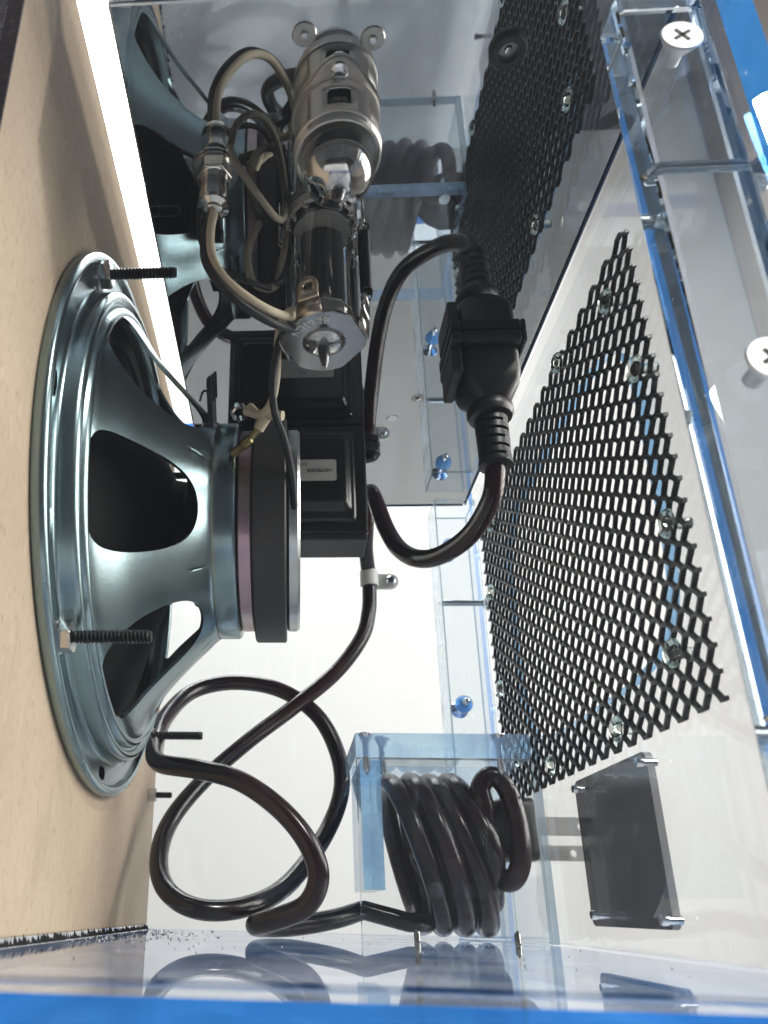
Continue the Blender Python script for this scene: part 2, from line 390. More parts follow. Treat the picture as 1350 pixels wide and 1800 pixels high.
# ------------------------------------------------------------------ baffle board
bf = B()
bf.box(-15, 0, -274.4, -.3, 2.2, HB-.3)
baf = obj('baffle_board', bf, mdf, smooth=0, bevel=.6)
tag(baf, 'beige fibreboard baffle carrying the loudspeaker at the left of the cabinet', 'board')
obj('end_covering', B().box(-15.2, .25, -275.1, -274.5, 2, HB-.2), tolex, baf, smooth=0)
fr = B()
y = -275.0
while y < -2:                         # ragged strip of black covering squeezed out under the board
    l = random.uniform(.5, 2.6)
    fr.add([(.3, y, .25), (.3+random.uniform(.2, 1.8), y+l*.4, .3), (.3, y+l, .25), (.15, y+l*.5, random.uniform(1.0, 3.0))], [(0, 1, 2), (0, 3, 1), (1, 3, 2), (0, 2, 3)])
    y += random.uniform(.5, 1.8)
obj('frayed_edge', fr, dust_m, baf, smooth=0)
nutb = B().lathe([(3.6, 0), (3.6, 4)], (.1, -18, 62), (1, 0, 0), 6)
obj('nut', nutb, steel, baf, smooth=0, bevel=.3)
def threaded(o, axis, length, r=2.05, pitch=1.15, n=14):
    prof = [(0, 0)]; h = 0
    while h < length: prof += [(r, h+.15), (r*.74, h+pitch*.55)]; h += pitch
    return B().lathe(prof+[(r*.8, h), (0, h+.1)], o, axis, n)
obj('bolt', threaded((.1, -18, 62), (1, 0, 0), 11, 1.7), blackox, baf, smooth=20)

# ------------------------------------------------------------------ loudspeaker
Y0, Z0 = -128.7, 150.2
def SP(X, r, a): return (X, Y0-r*math.cos(R(a)), Z0+r*math.sin(R(a)))
spk = thing('loudspeaker', (0, Y0, Z0-103), 'round steel basket loudspeaker with black magnet bolted to the beige board', 'speaker')
AX = (1, 0, 0); OC = (0, Y0, Z0)
rimb = B().lathe([(91.2, .4), (102.6, .4), (103, .9), (103, 3.6), (102.4, 4.5), (101.2, 4.9), (99.9, 4.5), (99.2, 3.4), (98.9, 3.0)], OC, AX, 128)
for i in range(8):                    # flat mounting flange: eight slots
    c = 45*i; rr = (2.3, 2.4) if i % 2 else (2.4, 4.6)
    rimb.holed(lambda u, v: SP(3.0, u, v), 91.2, 98.9, c-22.5, c+22.5, (95.6, c, rr[0], math.degrees(rr[1]/95.6), 2.4), K=3, n=40)
rimb.lathe([(91.2, 3.0), (90.5, 3.5), (90.2, 4.4), (90.0, 7.6), (89.5, 9.0), (88.4, 9.8), (87.2, 9.8), (86.3, 9.1), (85.9, 8.3), (85.2, 8.2), (84.7, 8.9), (84.2, 10.1), (83.2, 10.9), (82.0, 11.0), (81.2, 10.7), (80.6, 9.8), (80.4, 6), (80.4, .5), (91.2, .4)], OC, AX, 128)
rimb.f = [q for q in rimb.f if len(q) <= 4]; rimb.m = [0]*len(rimb.f)
obj('rim', rimb, zinc, spk, smooth=40)
prof = [(6.6, 84.6), (8.4, 83.0), (10.2, 81.2), (11.5, 79.6), (14, 75.6), (18.5, 68.2), (24, 61.2), (30, 54.6), (35, 49.2), (39, 45.0), (41.4, 42.8), (42.6, 42.0)]
def PR(s):
    s = max(0, min(1, s))*(len(prof)-1); i = min(int(s), len(prof)-2); t = s-i
    P = [prof[max(i-1, 0)], prof[i], prof[i+1], prof[min(i+2, len(prof)-1)]]
    return tuple(.5*(2*P[1][k]+(P[2][k]-P[0][k])*t+(2*P[0][k]-5*P[1][k]+4*P[2][k]-P[3][k])*t*t+(3*P[1][k]-P[0][k]-3*P[2][k]+P[3][k])*t**3) for k in (0, 1))
bas = B()
for i in range(7):
    c = -16.5+360/7*i
    def fn(u, v):
        X, r = PR(u); q = v-c; k = 62/r; w = min(1, abs(q)/(180/7))**3; return SP(X, r, c+q*(k+(1-k)*w))
    bas.holed(fn, 0, 1, c-180/7, c+180/7, (.435, c, .375, 16.6, (2.0, 1.95)), K=8, n=88)
bk = obj('basket', bas, zinc, spk, smooth=50, solid=1.3)
es = bk.modifiers.new('split', 'EDGE_SPLIT'); es.split_angle = R(50)
obj('neck', B().lathe([(41.2, 42.2), (42.3, 43.0), (42.5, 44), (42.5, 50.2), (41.9, 51.2), (40.5, 51.5), (20, 51.5)], OC, AX, 96), zinc, spk)
obj('front_plate', B().lathe([(20, 51.7), (38.9, 51.7), (39.5, 52.3), (39.5, 56.4), (39.0, 57.0), (20, 57.0)], OC, AX, 96), zinc2, spk)
obj('magnet', B().lathe([(10, 57.1), (43.3, 57.1), (43.9, 57.7), (43.9, 68.5), (43.3, 69.1), (10, 69.1)], OC, AX, 96), ferrite, spk)
obj('back_plate', B().lathe([(10, 69.2), (38.6, 69.2), (39.5, 70.1), (39.5, 73.0), (38.6, 74.0), (0, 74.0)], OC, AX, 96), zinc3, spk)
obj('cone', B().lathe([(80, 2.5), (76, 4.2), (72, 2.8), (68, 4.5), (40, 15.5), (21, 25), (20, 30), (29.5, 33), (29.5, 41), (20, 41.6)], OC, AX, 96), [cone_m], spk)
obj('gasket', B().lathe([(79.9, .6), (79.9, 4.5), (73, 4.6), (73, .6)], OC, AX, 96), gasket_m, spk)
# terminal board on the basket neck
tb = thing_part = B()
ua = 47
def T(rad, tan, x): 
    c, s = math.cos(R(ua)), math.sin(R(ua)); return (x, Y0-rad*c+tan*s, Z0+rad*s+tan*c)
tb.prism(rrect(42, 60, -8, 8, 2, 3), lambda a, b, h: T(a, b, h), 40.2, 42.0)
tbo = obj('terminal_board', tb, gasket_m, spk, smooth=30)
for s in (-4, 4):
    obj('terminal', B().prism([(52, s-1.2), (61.5, s-1.2), (61.5, s+1.2), (52, s+1.2)], lambda a, b, h: T(a, b, h), 42.1, 42.9), blackox, tbo, smooth=0)
# mounting bolts with toothed lock nuts
for a in (45, 135, 225, 315):
    p = SP(3.1, 95.6, a)
    ww = B()
    ww.lathe([(2.1, 0), (4.4, 0), (4.4, .7), (2.1, .7)], p, AX, 24, close=True)
    for k in range(14):
        t = 2*math.pi*k/14; u = Vector((0, math.cos(t), math.sin(t))); w = Vector((0, -math.sin(t), math.cos(t))); q = Vector(p)
        ww.add([q+u*4.2+w*.5, q+u*5.4+w*.3+Vector((1.0, 0, 0)), q+u*5.4-w*.3+Vector((.2, 0, 0)), q+u*4.2-w*.5+Vector((.8, 0, 0))], [(0, 1, 2, 3)])
    bo = obj('bolt', threaded(p, AX, 27, 2.1), blackox, spk, smooth=20)
    obj('lock_washer', ww, steel, bo, smooth=0, fix=False)
    obj('nut', B().lathe([(2.1, .8), (4.5, .8), (4.9, 1.2), (4.9, 4.6), (4.5, 5.0), (2.1, 5.0)], p, AX, 6), nickel, bo, smooth=20, bevel=.15)

# ------------------------------------------------------------------ chassis
ch = thing('amplifier_chassis', (98, -137, HC), 'mirror polished metal amplifier chassis hanging across the top of the cabinet', 'chassis')
obj('pan', B().box(22.4, W-.6, -274, -1, HC, HC+52), chassis_m, ch, smooth=0, bevel=.8)
for x, y, r in ((74.6, -264, 2.9), (93.2, -262, 2.9), (130.5, -257.6, 3.0), (129.5, -102.3, 2.5)):
    s = obj('washer', B().lathe([(1.2, -.3), (r+.2, -.3), (r+.5, 0)], (x, y, HC-.01), n=24), retain, ch)
    obj('screw', B().lathe([(0, -.9), (1.0, -.8), (1.3, -.3), (1.3, 0)], (x, y, HC-.3), n=6), steel, s)
obj('edge_strip', B().box(26.5, W-1.6, -.95, -.45, HC-.6, HC+1.2), navy, ch, smooth=0)
obj('edge_strip', B().box(W-.55, W-.05, -274, -1, HC-.6, HC+1.2), navy, ch, smooth=0)
obj('hole_plug', B().lathe([(0, -.25), (2.3, -.25), (2.6, 0)], (119.6, -87.1, HC-.01), n=24), steel, ch)
obj('grommet', B().lathe([(2.4, 0), (2.8, -2.0), (4.6, -2.0), (5.2, -1), (5.2, 0)], (130.5, -257.6, HC-.01), n=24, close=True), rubber, ch)

# ------------------------------------------------------------------ valves
def valve_a():
    cx, cy = 84.5, -240.0
    t = thing('preamp_valve', (cx, cy, 199), 'short glass valve with silver tip in aluminium shield nearest the camera', 'valve')
    sh = B()
    def cyl(u, v): return (cx+12.2*math.sin(R(u)), cy-12.2*math.cos(R(u)), v)
    sh.holed(cyl, -45, 45, 215, 231, (0, 224.2, 16, 3.2, 9), K=3, n=48)
    for a0 in (45, 135, 225):
        for k in range(12):
            a, b = a0+7.5*k, a0+7.5*(k+1); sh.add([cyl(a, 215), cyl(b, 215), cyl(b, 231), cyl(a, 231)], [(0, 1, 2, 3)])
    obj('shield', sh, alu, t, smooth=45, solid=.7)
    obj('shield_bead', B().lathe([(12.3, 217.3), (12.9, 217.8), (12.9, 218.5), (12.3, 219)], (cx, cy, 0), n=64), alu, t)
    obj('shield_lip', B().lathe([(11.9, 214.6), (12.45, 214.7), (12.5, 215.3), (11.8, 215.3)], (cx, cy, 0), n=64, close=True), alu, t)
    ears = []
    for k in range(72):
        a = 2*math.pi*k/72; c = abs(math.sin(a)); ears.append((math.cos(a)*(13.2+4.6*c**10), math.sin(a)*(13.2+4.6*c**10)))
    fl = obj('flange', B().prism(ears, lambda a, b, h: (cx+a, cy+b, h), 230.9, 232.2), alu, t, smooth=30)
    for s in (-1, 1):
        obj('screw', B().lathe([(0, -1.7), (1.6, -1.6), (2.5, -1.0), (2.6, 0)], (cx, cy+s*15, 230.8), n=20), steel, fl)
    obj('glass_envelope', B().lathe([(11.0, 229), (11.0, 212.5), (10.7, 209.6), (9.7, 206.6), (7.9, 204.0), (5.4, 202.5), (2.8, 201.8), (2.0, 201.2), (1.7, 199.6), (.9, 198.4), (0, 198.2)], (cx, cy, 0), n=64), tubeglass, t)
    obj('tip', B().lathe([(2.1, 202.6), (1.6, 200), (.7, 198.8), (0, 198.6)], (cx, cy, 0), n=20), anode, t)
    obj('getter_mirror', B().lathe([(9.9, 208.2), (9.3, 206.5), (7.5, 204.2), (5.1, 202.9), (2.6, 202.2), (0, 202.1)], (cx, cy, 0), n=64), getter, t)
    obj('anode', B().box(cx-6.2, cx-1, cy-3.6, cy+3.6, 211.5, 229).box(cx+1, cx+6.2, cy-3.6, cy+3.6, 211.5, 229), anode, t, smooth=0, bevel=.8)
    obj('mica_disc', B().lathe([(0, 210.4), (9.6, 210.4), (9.6, 210.8), (0, 210.8)], (cx, cy, 0), n=24), mica, t)
    obj('getter_ring', B().tube([(cx+3*math.cos(k*.5236), cy+3*math.sin(k*.5236), 208.6) for k in range(12)], .35, 8, closed=True), steel, t)
valve_a()
EX, EY = 81.3, -203.5
def valve_b():
    cx, cy = EX, EY
    t = thing('output_valve', (cx, cy, 169), 'tall glass output valve held by a sprung steel retainer behind the shielded valve', 'valve')
    obj('glass_envelope', B().lathe([(10.8, 226), (10.8, 190), (10.6, 186.5), (9.8, 183.2), (8.2, 180.6), (5.8, 178.8), (3.2, 177.8), (2.1, 177), (1.8, 173.6), (1.0, 170), (.3, 169), (0, 168.9)], (cx, cy, 0), n=64), tubeglass, t)
    obj('tip', B().lathe([(2.0, 178.2), (1.6, 174), (.8, 171), (0, 170.5)], (cx, cy, 0), n=20), anode, t)
    obj('getter_mirror', B().lathe([(5.6, 179.4), (3.0, 178.5), (0, 178.4)], (cx, cy, 0), n=48), getter, t)
    an = B()
    pr = []
    for k in range(40):
        a = 2*math.pi*k/40; r = 5.6+1.6*abs(math.cos(a))**6; pr.append((r*math.cos(a), r*.8*math.sin(a)))
    an.prism(pr, lambda a, b, h: (cx+a, cy+b, h), 190, 224)
    obj('anode', an, anode, t, smooth=40)
    for z in (188.4, 225.2):
        obj('mica_disc', B().lathe([(0, z), (10.0, z), (10.0, z+.5), (0, z+.5)], (cx, cy, 0), n=12), mica, t)
    for s in (-1, 1):
        obj('support_rod', B().tube([(cx+s*8.9, cy, 186), (cx+s*8.9, cy, 226)], .5, 8), nickel, t)
    so = B().lathe([(12.2, 232.2), (12.2, 228.6), (11.2, 228.2), (11.2, 232.2)], (cx, cy, 0), n=48, close=True)
    so = obj('socket', so, mica, t)
    for k in range(12):
        a = 2*math.pi*k/12
        obj('contact', B().box(cx+10.9*math.cos(a)-1.0, cx+10.9*math.cos(a)+1.0, cy+10.9*math.sin(a)-1.0, cy+10.9*math.sin(a)+1.0, 226.5, 230), nickel, so, smooth=0, bevel=.3)
    return t
valve_b()
def retainer():
    cx, cy, z = EX, EY, 179.6
    t = thing('valve_retainer', (cx, cy, z), 'sprung steel retainer plate stamped BELTON clamped over the tall valve tip', 'retainer')
    pl = B(); n = 72
    def out(a):       # plate outline: round with flats
        r = 13.6
        for fa in (35, 150, 215, 330): 
            d = math.cos(a-R(fa)); 
            if d > 0: r = min(r, 12.3/d) if d > .9 else r
        return r
    ring = [(out(2*math.pi*k/n), 2*math.pi*k/n) for k in range(n)]
    for zz in (z, z+.9):
        o = len(pl.v); v = []
        for r, a in ring: v += [(cx+r*math.cos(a), cy+r*math.sin(a), zz), (cx+6.9*math.cos(a), cy+6.9*math.sin(a), zz)]
        pl.add(v, [(2*k, 2*((k+1) % n), 2*((k+1) % n)+1, 2*k+1) for k in range(n)])
    for q in (0, 1):
        pl.f += [(2*k+q, 2*((k+1) % n)+q, 2*n+2*((k+1) % n)+q, 2*n+2*k+q) for k in range(n)]; pl.m += [0]*n
    plo = obj('plate', pl, retain, t, smooth=40)
    arms = [(248, 1), (338, 1), (160, 1)]
    for i, (deg, _) in enumerate(arms):
        ax = Vector((math.cos(R(deg)), math.sin(R(deg)), 0)); tn = Vector((-ax.y, ax.x, 0)); c = Vector((cx, cy, 0))
        ar = B()
        def A(a, b, h, r0=13.2): return c+ax*(r0+h)+tn*a+Vector((0, 0, b))
        ar.add([A(-4.2, z, 0), A(4.2, z, 0), A(3.6, z+5.5, .8), A(-3.6, z+5.5, .8)], [(0, 1, 2, 3)])
        ar.holed(lambda u, v: A(u, v, .8+(v-z-5.5)*.05), -3.4, 3.4, z+5.5, z+14, (0, z+10.6, 1.5, 1.5, 2), K=2, n=24)
        # round the head of the arm
        ar.v = [p for p in ar.v]
        vv = []
        for p in ar.v:
            p = Vector(p); h = p.z-(z+10.6)
            if h > 0:
                u = (p-c).dot(tn); m = math.sqrt(max(0, 1-(h/3.41)**2)) if abs(h) < 3.4 else .05
                p = p-tn*u+tn*(u*max(m, .25) if abs(u) > 1.6 else u)
            vv.append(tuple(p))
        ar.v = vv
        obj('arm', ar, tan_lug if i == 0 else retain, t, smooth=30, solid=.8)
    for deg in (345, 165, 128, 40):
        ax = Vector((math.cos(R(deg)), math.sin(R(deg)), 0)); c = Vector((cx, cy, 0))+ax*14.3
        zt, zb = 221.5, 196.5
        pts = [c+Vector((math.cos(k*.7)*1.75, math.sin(k*.7)*1.75, zb+(zt-zb)*k/300)) for k in range(301)]
        if deg in (128, 40): c = c
        sp = obj('spring', B().tube(pts, .42, 6), springm, t, smooth=60)
        for z0, s in ((zb, -1), (zt, 1)):
            obj('hook', B().tube([c+Vector((1.7*math.sin(q)*ax.x-0, 1.7*math.sin(q)*ax.y, z0+s*(2.1-2.1*math.cos(q)))) for q in [k*.5 for k in range(11)]], .4, 6), springm, sp, smooth=60)
        lug = B()
        tn = Vector((-ax.y, ax.x, 0))
        lug.holed(lambda u, v: c+tn*u+Vector((0, 0, v)), -2.6, 2.6, 222.6, 231.5, (0, 225.6, 1.5, 1.5, 2), K=2, n=24)
        obj('lug', lug, retain, t, smooth=30, solid=.7)
    word = "BELTON"
    for i, chv in enumerate(word):
        a = R(272-12.5*i+0)    # runs along the near side of the plate, read from below
        x = Vector((math.sin(a), -math.cos(a), 0)); p = Vector((cx+10.2*math.cos(a), cy+10.2*math.sin(a), z-.12))
        text('letter', chv, 3.8, stamped, plo, frame(x*1, (0, 0, -1), p), .12)
retainer()

# ------------------------------------------------------------------ output transformer
tr = thing('output_transformer', (73, -70, 171), 'black painted transformer with a small paper label hanging behind the magnet', 'transformer')
obj('core', B().box(40, 106, -80, -60, 171, HC-.3), lam, tr, smooth=0, bevel=.5)
obj('frame', B().box(39.4, 106.6, -82, -77, 174, HC-.2), iron, tr, smooth=0, bevel=1.0)
bell = B()
for (x0, x1, z0, z1, yv) in ((42, 101.5, 178.5, 229, -82.1), (43, 100.5, 179.5, 228, -84), (45.5, 98.5, 183.5, 224.5, -84.6), (47, 96.5, 186.5, 221.5, -88.5)):
    bell.v += [(a, yv, b) for a, b in rrect(x0, x1, z0, z1, 3, 4)]
nb = 20
for i in range(3): bell.f += [(i*nb+k, i*nb+(k+1) % nb, (i+1)*nb+(k+1) % nb, (i+1)*nb+k) for k in range(nb)]
bell.f += [tuple(range(nb-1, -1, -1)), tuple(3*nb+k for k in range(nb))]; bell.m = [0]*len(bell.f)
obj('end_bell', bell, iron, tr, smooth=40, bevel=.8)
ear = B(); ear.prism([(106.2, -68), (111, -68.5), (115, -66), (116.5, -61.5), (115, -57), (111, -54.5), (106.2, -55)], lambda a, b, h: (a, b, h), HC-5, HC-.3)
ear = obj('mounting_ear', ear, iron, tr, smooth=30, bevel=.6)
obj('screw', B().lathe([(0, -2.2), (2.4, -2), (2.9, -.6), (2.9, 0)], (111.5, -61.5, HC-5.1), n=16), blackox, ear)
lb = obj('label', B().prism(rrect(64, 92, 197.4, 208.8, 1.2, 3), lambda a, b, h: (a, h, b), -88.55, -88.8), labelm, tr, smooth=0)
text('lettering', 'HEYBOER', 2.7, ink, lb, frame((-1, 0, 0), (0, -1, 0), (84.0, -88.9, 203)), .04)
text('lettering', 'S17', 2.2, ink, lb, frame((-1, 0, 0), (0, -1, 0), (76.5, -88.9, 206.3)), .04)

# ------------------------------------------------------------------ pilot lamp holder / jack, speaker lead
jk = thing('lamp_holder', (46.4, -223.7, 214), 'nickel plated lamp holder with a hex nut hanging from the chassis', 'lamp holder')
o = (46.4, -223.7, 0)
obj('washer', B().lathe([(2, 231.0), (7.3, 231.0), (7.5, 231.6), (7.3, 232.2), (2, 232.2)], o, n=40, close=True), nickel, jk)
obj('nut', B().lathe([(3, 228.6), (5.3, 228.6), (5.7, 229), (5.7, 231.1), (3, 231.1)], o, n=6), nickel, jk, smooth=20, bevel=.15)
obj('barrel', B().lathe([(4.7, 231), (4.7, 228.4), (4.4, 228.2), (4.7, 227.8), (4.4, 227.2), (4.7, 226.8), (4.4, 226.2), (4.7, 225.8), (4.4, 225.2), (4.6, 219.6), (4.0, 219), (4.0, 217.6), (5.0, 217.2), (5.0, 216), (3.2, 215.2), (3.2, 214), (2.2, 213.6)], o, n=32), nickel, jk, smooth=50)

lead = thing('speaker_lead', (60, -205, 175), 'cream and black cloth wire pair from the lamp holder to the speaker terminals', 'wire')
cream = [(46.8, -223.9, 214.5), (46, -224, 206), (46.8, -224.5, 196), (50.5, -225, 187), (57, -225, 179.5), (64, -221.5, 177), (70, -214, 181), (72.5, -209, 187), (71, -205, 191.5), (67.8, -202, 190), (66.5, -199, 183.5), (66, -194, 174), (64, -188, 168), (60, -181, 169), (56.5, -177, 175)]
obj('cream_wire', B().tube(spline(cream), 1.35, 12), wire_cream, lead)
black = [(45.6, -222.6, 214.5), (44.2, -223, 206), (44.6, -224, 195), (48.8, -225.2, 185.2), (56.2, -224.4, 176.6), (64.6, -219.5, 174.2), (70.5, -212, 178.2), (70.5, -206, 184), (67, -201.5, 182), (64.8, -196, 171), (65.5, -190, 163), (68.5, -182, 158), (71, -172, 150), (72, -166, 140)]
obj('black_wire', B().tube(spline(black), 1.3, 12), wire_black, lead)
grey = [(60, -204, 231), (57, -205, 221), (56.5, -206, 211), (58.5, -206, 203), (63, -206, 200), (66.5, -205.5, 203), (68, -205, 213), (69.5, -203, 224), (70, -202, 231.5)]
obj('grey_wire', B().tube(spline(grey), 1.3, 12), wire_grey, lead)
bl2 = [(66, -207, 201), (68, -206, 204), (69.6, -204, 214), (71, -203, 224), (71.5, -202, 231.5)]
obj('black_wire', B().tube(spline(bl2), 1.25, 12), wire_black, lead)
obj('black_wire', B().tube(spline([(41, -215, 232), (40.5, -214, 222), (42, -213, 212), (47, -213, 203), (54, -213, 198), (60, -211, 197), (64, -207, 199)]), .9, 10), wire_black, lead)
obj('grey_wire', B().tube(spline([(52, -232, 232), (54, -233, 224), (58.5, -231, 217), (63, -226, 214), (66.5, -219, 216), (68.5, -213, 223), (69, -210, 232)]), 1.1, 10), wire_grey, lead)
obj('solder_tag', B().tube(spline([(42.4, -166, 186), (40.5, -168, 188), (38.8, -171, 186.5), (38, -173, 181)]), .45, 8), wire_black, lead)
# nickel ferrule, insulating sleeve and spade terminal
obj('ferrule', B().lathe([(2.2, 0), (2.9, .3), (2.9, 1.5), (2.6, 1.8), (2.9, 2.1), (2.9, 4.2), (2.2, 4.6)], (52.8, -176, 172.5), (-.15, .55, .8), 24, close=True), nickel, lead)
sl = [(55, -177, 173.5), (60, -179, 170), (63.5, -181, 168.5), (68, -182.5, 167)]
obj('sleeve', B().tube(spline(sl), 1.7, 12), wire_cream, lead)
obj('sleeve', B().tube(spline([(62.5, -180, 169), (59.5, -177, 165.5)]), [1.9]*11, 12), wire_cream, lead)
sp = [(59.8, -177.5, 166), (56, -175, 162), (51, -171.5, 158.5), (46, -168, 190-33)]
obj('spade_terminal', B().tube(spline([(59.8, -177.3, 165.8), (55.5, -174, 162.5), (50, -170.5, 159.5)]), [1.3]*8+[1.9]*6+[1.5]*7, 8), olive, lead)

# ------------------------------------------------------------------ power cord, connectors, clip
cord = thing('mains_cable', (110, -60, 0), 'black power cord looping from the appliance plug across the cabinet floor into the box', 'power cord')
Z = 0
run = [(152.2, -131, 184), (152.3, -130.5, 176), (150.5, -127, 165), (144, -117, 155), (134.5, -106, 151), (126, -97, 153), (119.5, -86, 163), (115.5, -74, 180), (112.6, -60, 204), (111.6, -50, 213.5), (111, -41, 213), (111, -32, 203), (111.5, -20, 196), (113.2, -9, 190), (114.2, -6.2, 185), (114, -6.5, 176)]
run += [(113, -7, 163.4), (108.6, -9, 147.9), (94.6, -12, 127.9), (73, -16, 108.3), (50.3, -24, 88.8), (30.8, -34, 68.8), (17.8, -50, 48.4), (15, -66, 31.4), (20.4, -80, 17.6), (34.2, -88, 10.1), (52.3, -80, 11.1), (68.9, -60, 20.2), (85.5, -38, 41.9), (94.5, -26, 64.1), (93.2, -18, 84.7), (83.2, -14, 104.4), (64.1, -12, 117.8), (40.3, -14, 120.9), (20.5, -22, 114), (10.5, -40, 96.8), (9.5, -60, 79.2), (15.2, -82, 66.8), (32.6, -94, 62.2), (50.3, -100, 56.9), (65.9, -104, 46.3), (76.5, -106, 33.9), (80.5, -106, 22.1), (76.3, -104, 12.3), (66, -100, 7.5), (57.5, -92, 5), (60.5, -80, 4.2), (72.3, -70, 4.6), (88.7, -60, 7.4), (101, -50, 11)]
coil = [(112, -49, 6.2)]
for k in range(0, 4*16-2):                       # outer layer of the stowed coil, slanting to the right on its way down
    t = k/16; a = -1.25-2*math.pi*t
    coil.append((109.8+9.0*t+8.4*(1-math.sin(a))+.6*math.sin(5*t), -40-27*math.cos(a)+1.5*math.sin(3*t), 35.6+30.4*math.sin(a)))
for k in range(1, 3*16-8):                       # inner layer winding back
    t = k/16; a = -1.25-2*math.pi*(62/16)-2*math.pi*t
    coil.append((141-8.2*t+8.6*(1-math.sin(a)), -40-17.8*math.cos(a), 35+20.5*math.sin(a)))
tail = [(147, -64, 37), (151.5, -66, 50), (150.5, -66, 60), (155.5, -66, 65.5), (161.5, -66, 60), (164.5, -66, 46), (164, -66, 30), (159.5, -62, 23), (154, -56, 30), (150.5, -50, 40), (152, -46, 44)]
pa, pb, pc = spline(run, 9), spline(coil, 2)[1:], spline(tail, 8)
obj('cable', B().tube(pa+pb+pc, [4.0]*len(pa)+[min(4.5, 4.0+.03*k) for k in range(len(pb))]+[4.2]*len(pc), 18), cord_m, cord, smooth=60)
# appliance connector plugged into the chassis inlet
con = B()
def ringz(b, x0, x1, y0, y1, z, r): b.v += [(a, c, z) for a, c in rrect(x0, x1, y0, y1, r, 4)]
for q in ((141, 164, -143, -120, 231, 3), (141, 164, -143, -120, 216, 3), (142, 163.5, -142, -120.5, 212, 3.5), (146, 160, -139, -123.5, 206.5, 4), (146.5, 159.5, -138.5, -124, 205.8, 4)): ringz(con, *q)
for i in range(4): con.f += [(i*20+k, i*20+(k+1) % 20, (i+1)*20+(k+1) % 20, (i+1)*20+k) for k in range(20)]
con.f += [tuple(range(19, -1, -1)), tuple(80+k for k in range(20))]; con.m = [0]*len(con.f)
con = obj('appliance_connector', con, rubber, cord, smooth=40, bevel=.5)
obj('collar', B().lathe([(0, 206.2), (8.0, 206.2), (9.2, 204.8), (9.4, 202), (8.6, 200.2), (6.6, 199.4), (0, 199.4)], (152.6, -131.2, 0), n=40), rubber, con, smooth=40)
sr = B()
rad = [6.6, 6.6, 6.5, 6.4, 6.4, 6.3]
for i in range(5):                                # ribbed strain relief: rings with alternating gaps
    z1 = 199.3-i*3.9; r = rad[i]
    sr.lathe([(3.95, z1), (r, z1), (r, z1-2.5), (3.95, z1-2.5)], (152.6, -131.2, 0), n=32, close=True)
    a0 = 190 if i % 2 else 350
    for s in (0, 180):
        sr.prism([(3.7*math.cos(R(a0+s+t)), 3.7*math.sin(R(a0+s+t))) for t in range(-50, 51, 20)]+[(r*.985*math.cos(R(a0+s+t)), r*.985*math.sin(R(a0+s+t))) for t in range(50, -51, -20)], lambda a, b, h: (152.6+a, -131.2+b, h), z1-2.6, z1-3.9)
sr.lathe([(3.95, 179.8), (6.6, 179.8), (6.8, 179), (6.6, 177.6), (3.95, 177)], (152.6, -131.2, 0), n=32, close=True)
obj('strain_relief', sr, rubber, con, smooth=30, fix=False)
# mains plug with folded steel blades, stowed in the box
pg = B()
for x, y0, y1, z0, z1, r in ((150, -54, -38, 37, 51, 5), (156, -56, -35, 34, 56, 5), (163, -57, -34, 32, 58.5, 4), (174.5, -57, -34, 32, 58.5, 4), (176, -56, -35, 33, 57.5, 4)):
    pg.v += [(x, a, b) for a, b in rrect(y0, y1, z0, z1, r, 4)]
for i in range(4): pg.f += [(i*20+k, i*20+(k+1) % 20, (i+1)*20+(k+1) % 20, (i+1)*20+k) for k in range(20)]
pg.f += [tuple(range(19, -1, -1)), tuple(80+k for k in range(20))]; pg.m = [0]*len(pg.f)
pg = obj('mains_plug', pg, rubber, cord, smooth=40, bevel=.6)
for yb, z0, z1 in ((-53, 42.5, 50.2), (-40, 33.0, 39.5)):
    bl = B(); bl.holed(lambda u, v: (u, yb, v), 176, 199, z0, z1, (194.5, (z0+z1)/2, 1.5, 1.5, 2), K=2, n=24)
    obj('blade', bl, stamped, pg, smooth=0, solid=1.5)
# chassis inlet around the connector
inl = B(); inl.box(136.3, 140.6, -147, -119, 227, HC-.2); inl.box(140.7, 166.4, -119.8, -117, 227, HC-.2); inl.box(164.4, 166.4, -147, -119.9, 227, HC-.2); inl.box(140.8, 164.2, -147, -143.3, 227, HC-.2); inl.box(136.2, 140.4, -144, -122, 214.5, 226.8)
tag(obj('power_inlet', inl, rubber, smooth=0, bevel=.8), 'black power inlet housing around the appliance plug under the chassis', 'power inlet')

clip = thing('cable_clip', (114, -1, 178), 'translucent white cable clip holding the cord on the far acrylic wall', 'clip')
cl = B()
arc = [(114.1+5.1*math.sin(R(a)), -6.3-5.1*math.cos(R(a))*1) for a in range(-100, 101, 10)]
arc2 = [(114.1+4.1*math.sin(R(a)), -6.3-4.1*math.cos(R(a))) for a in range(100, -101, -10)]
cl.prism(arc+arc2, lambda a, b, h: (a, b, h), 178.5, 187.5)
obj('band', cl, clip_m, clip, smooth=40)
obj('tab', B().prism([(118.6, 179), (126.3, 179)]+[(126.3+4.4*math.cos(R(a)), 183.4+4.4*math.sin(R(a))) for a in range(-80, 81, 16)]+[(126.3, 187.8), (118.6, 187.8)], lambda a, b, h: (a, h, b), -.9, -2.5), clip_m, clip, smooth=30)
obj('screw', B().lathe([(0, 2.6), (1.8, 2.4), (2.9, 1.4), (3.1, .2), (3.1, 0)], (126.3, -2.55, 183.4), (0, -1, 0), 20), steel, clip)

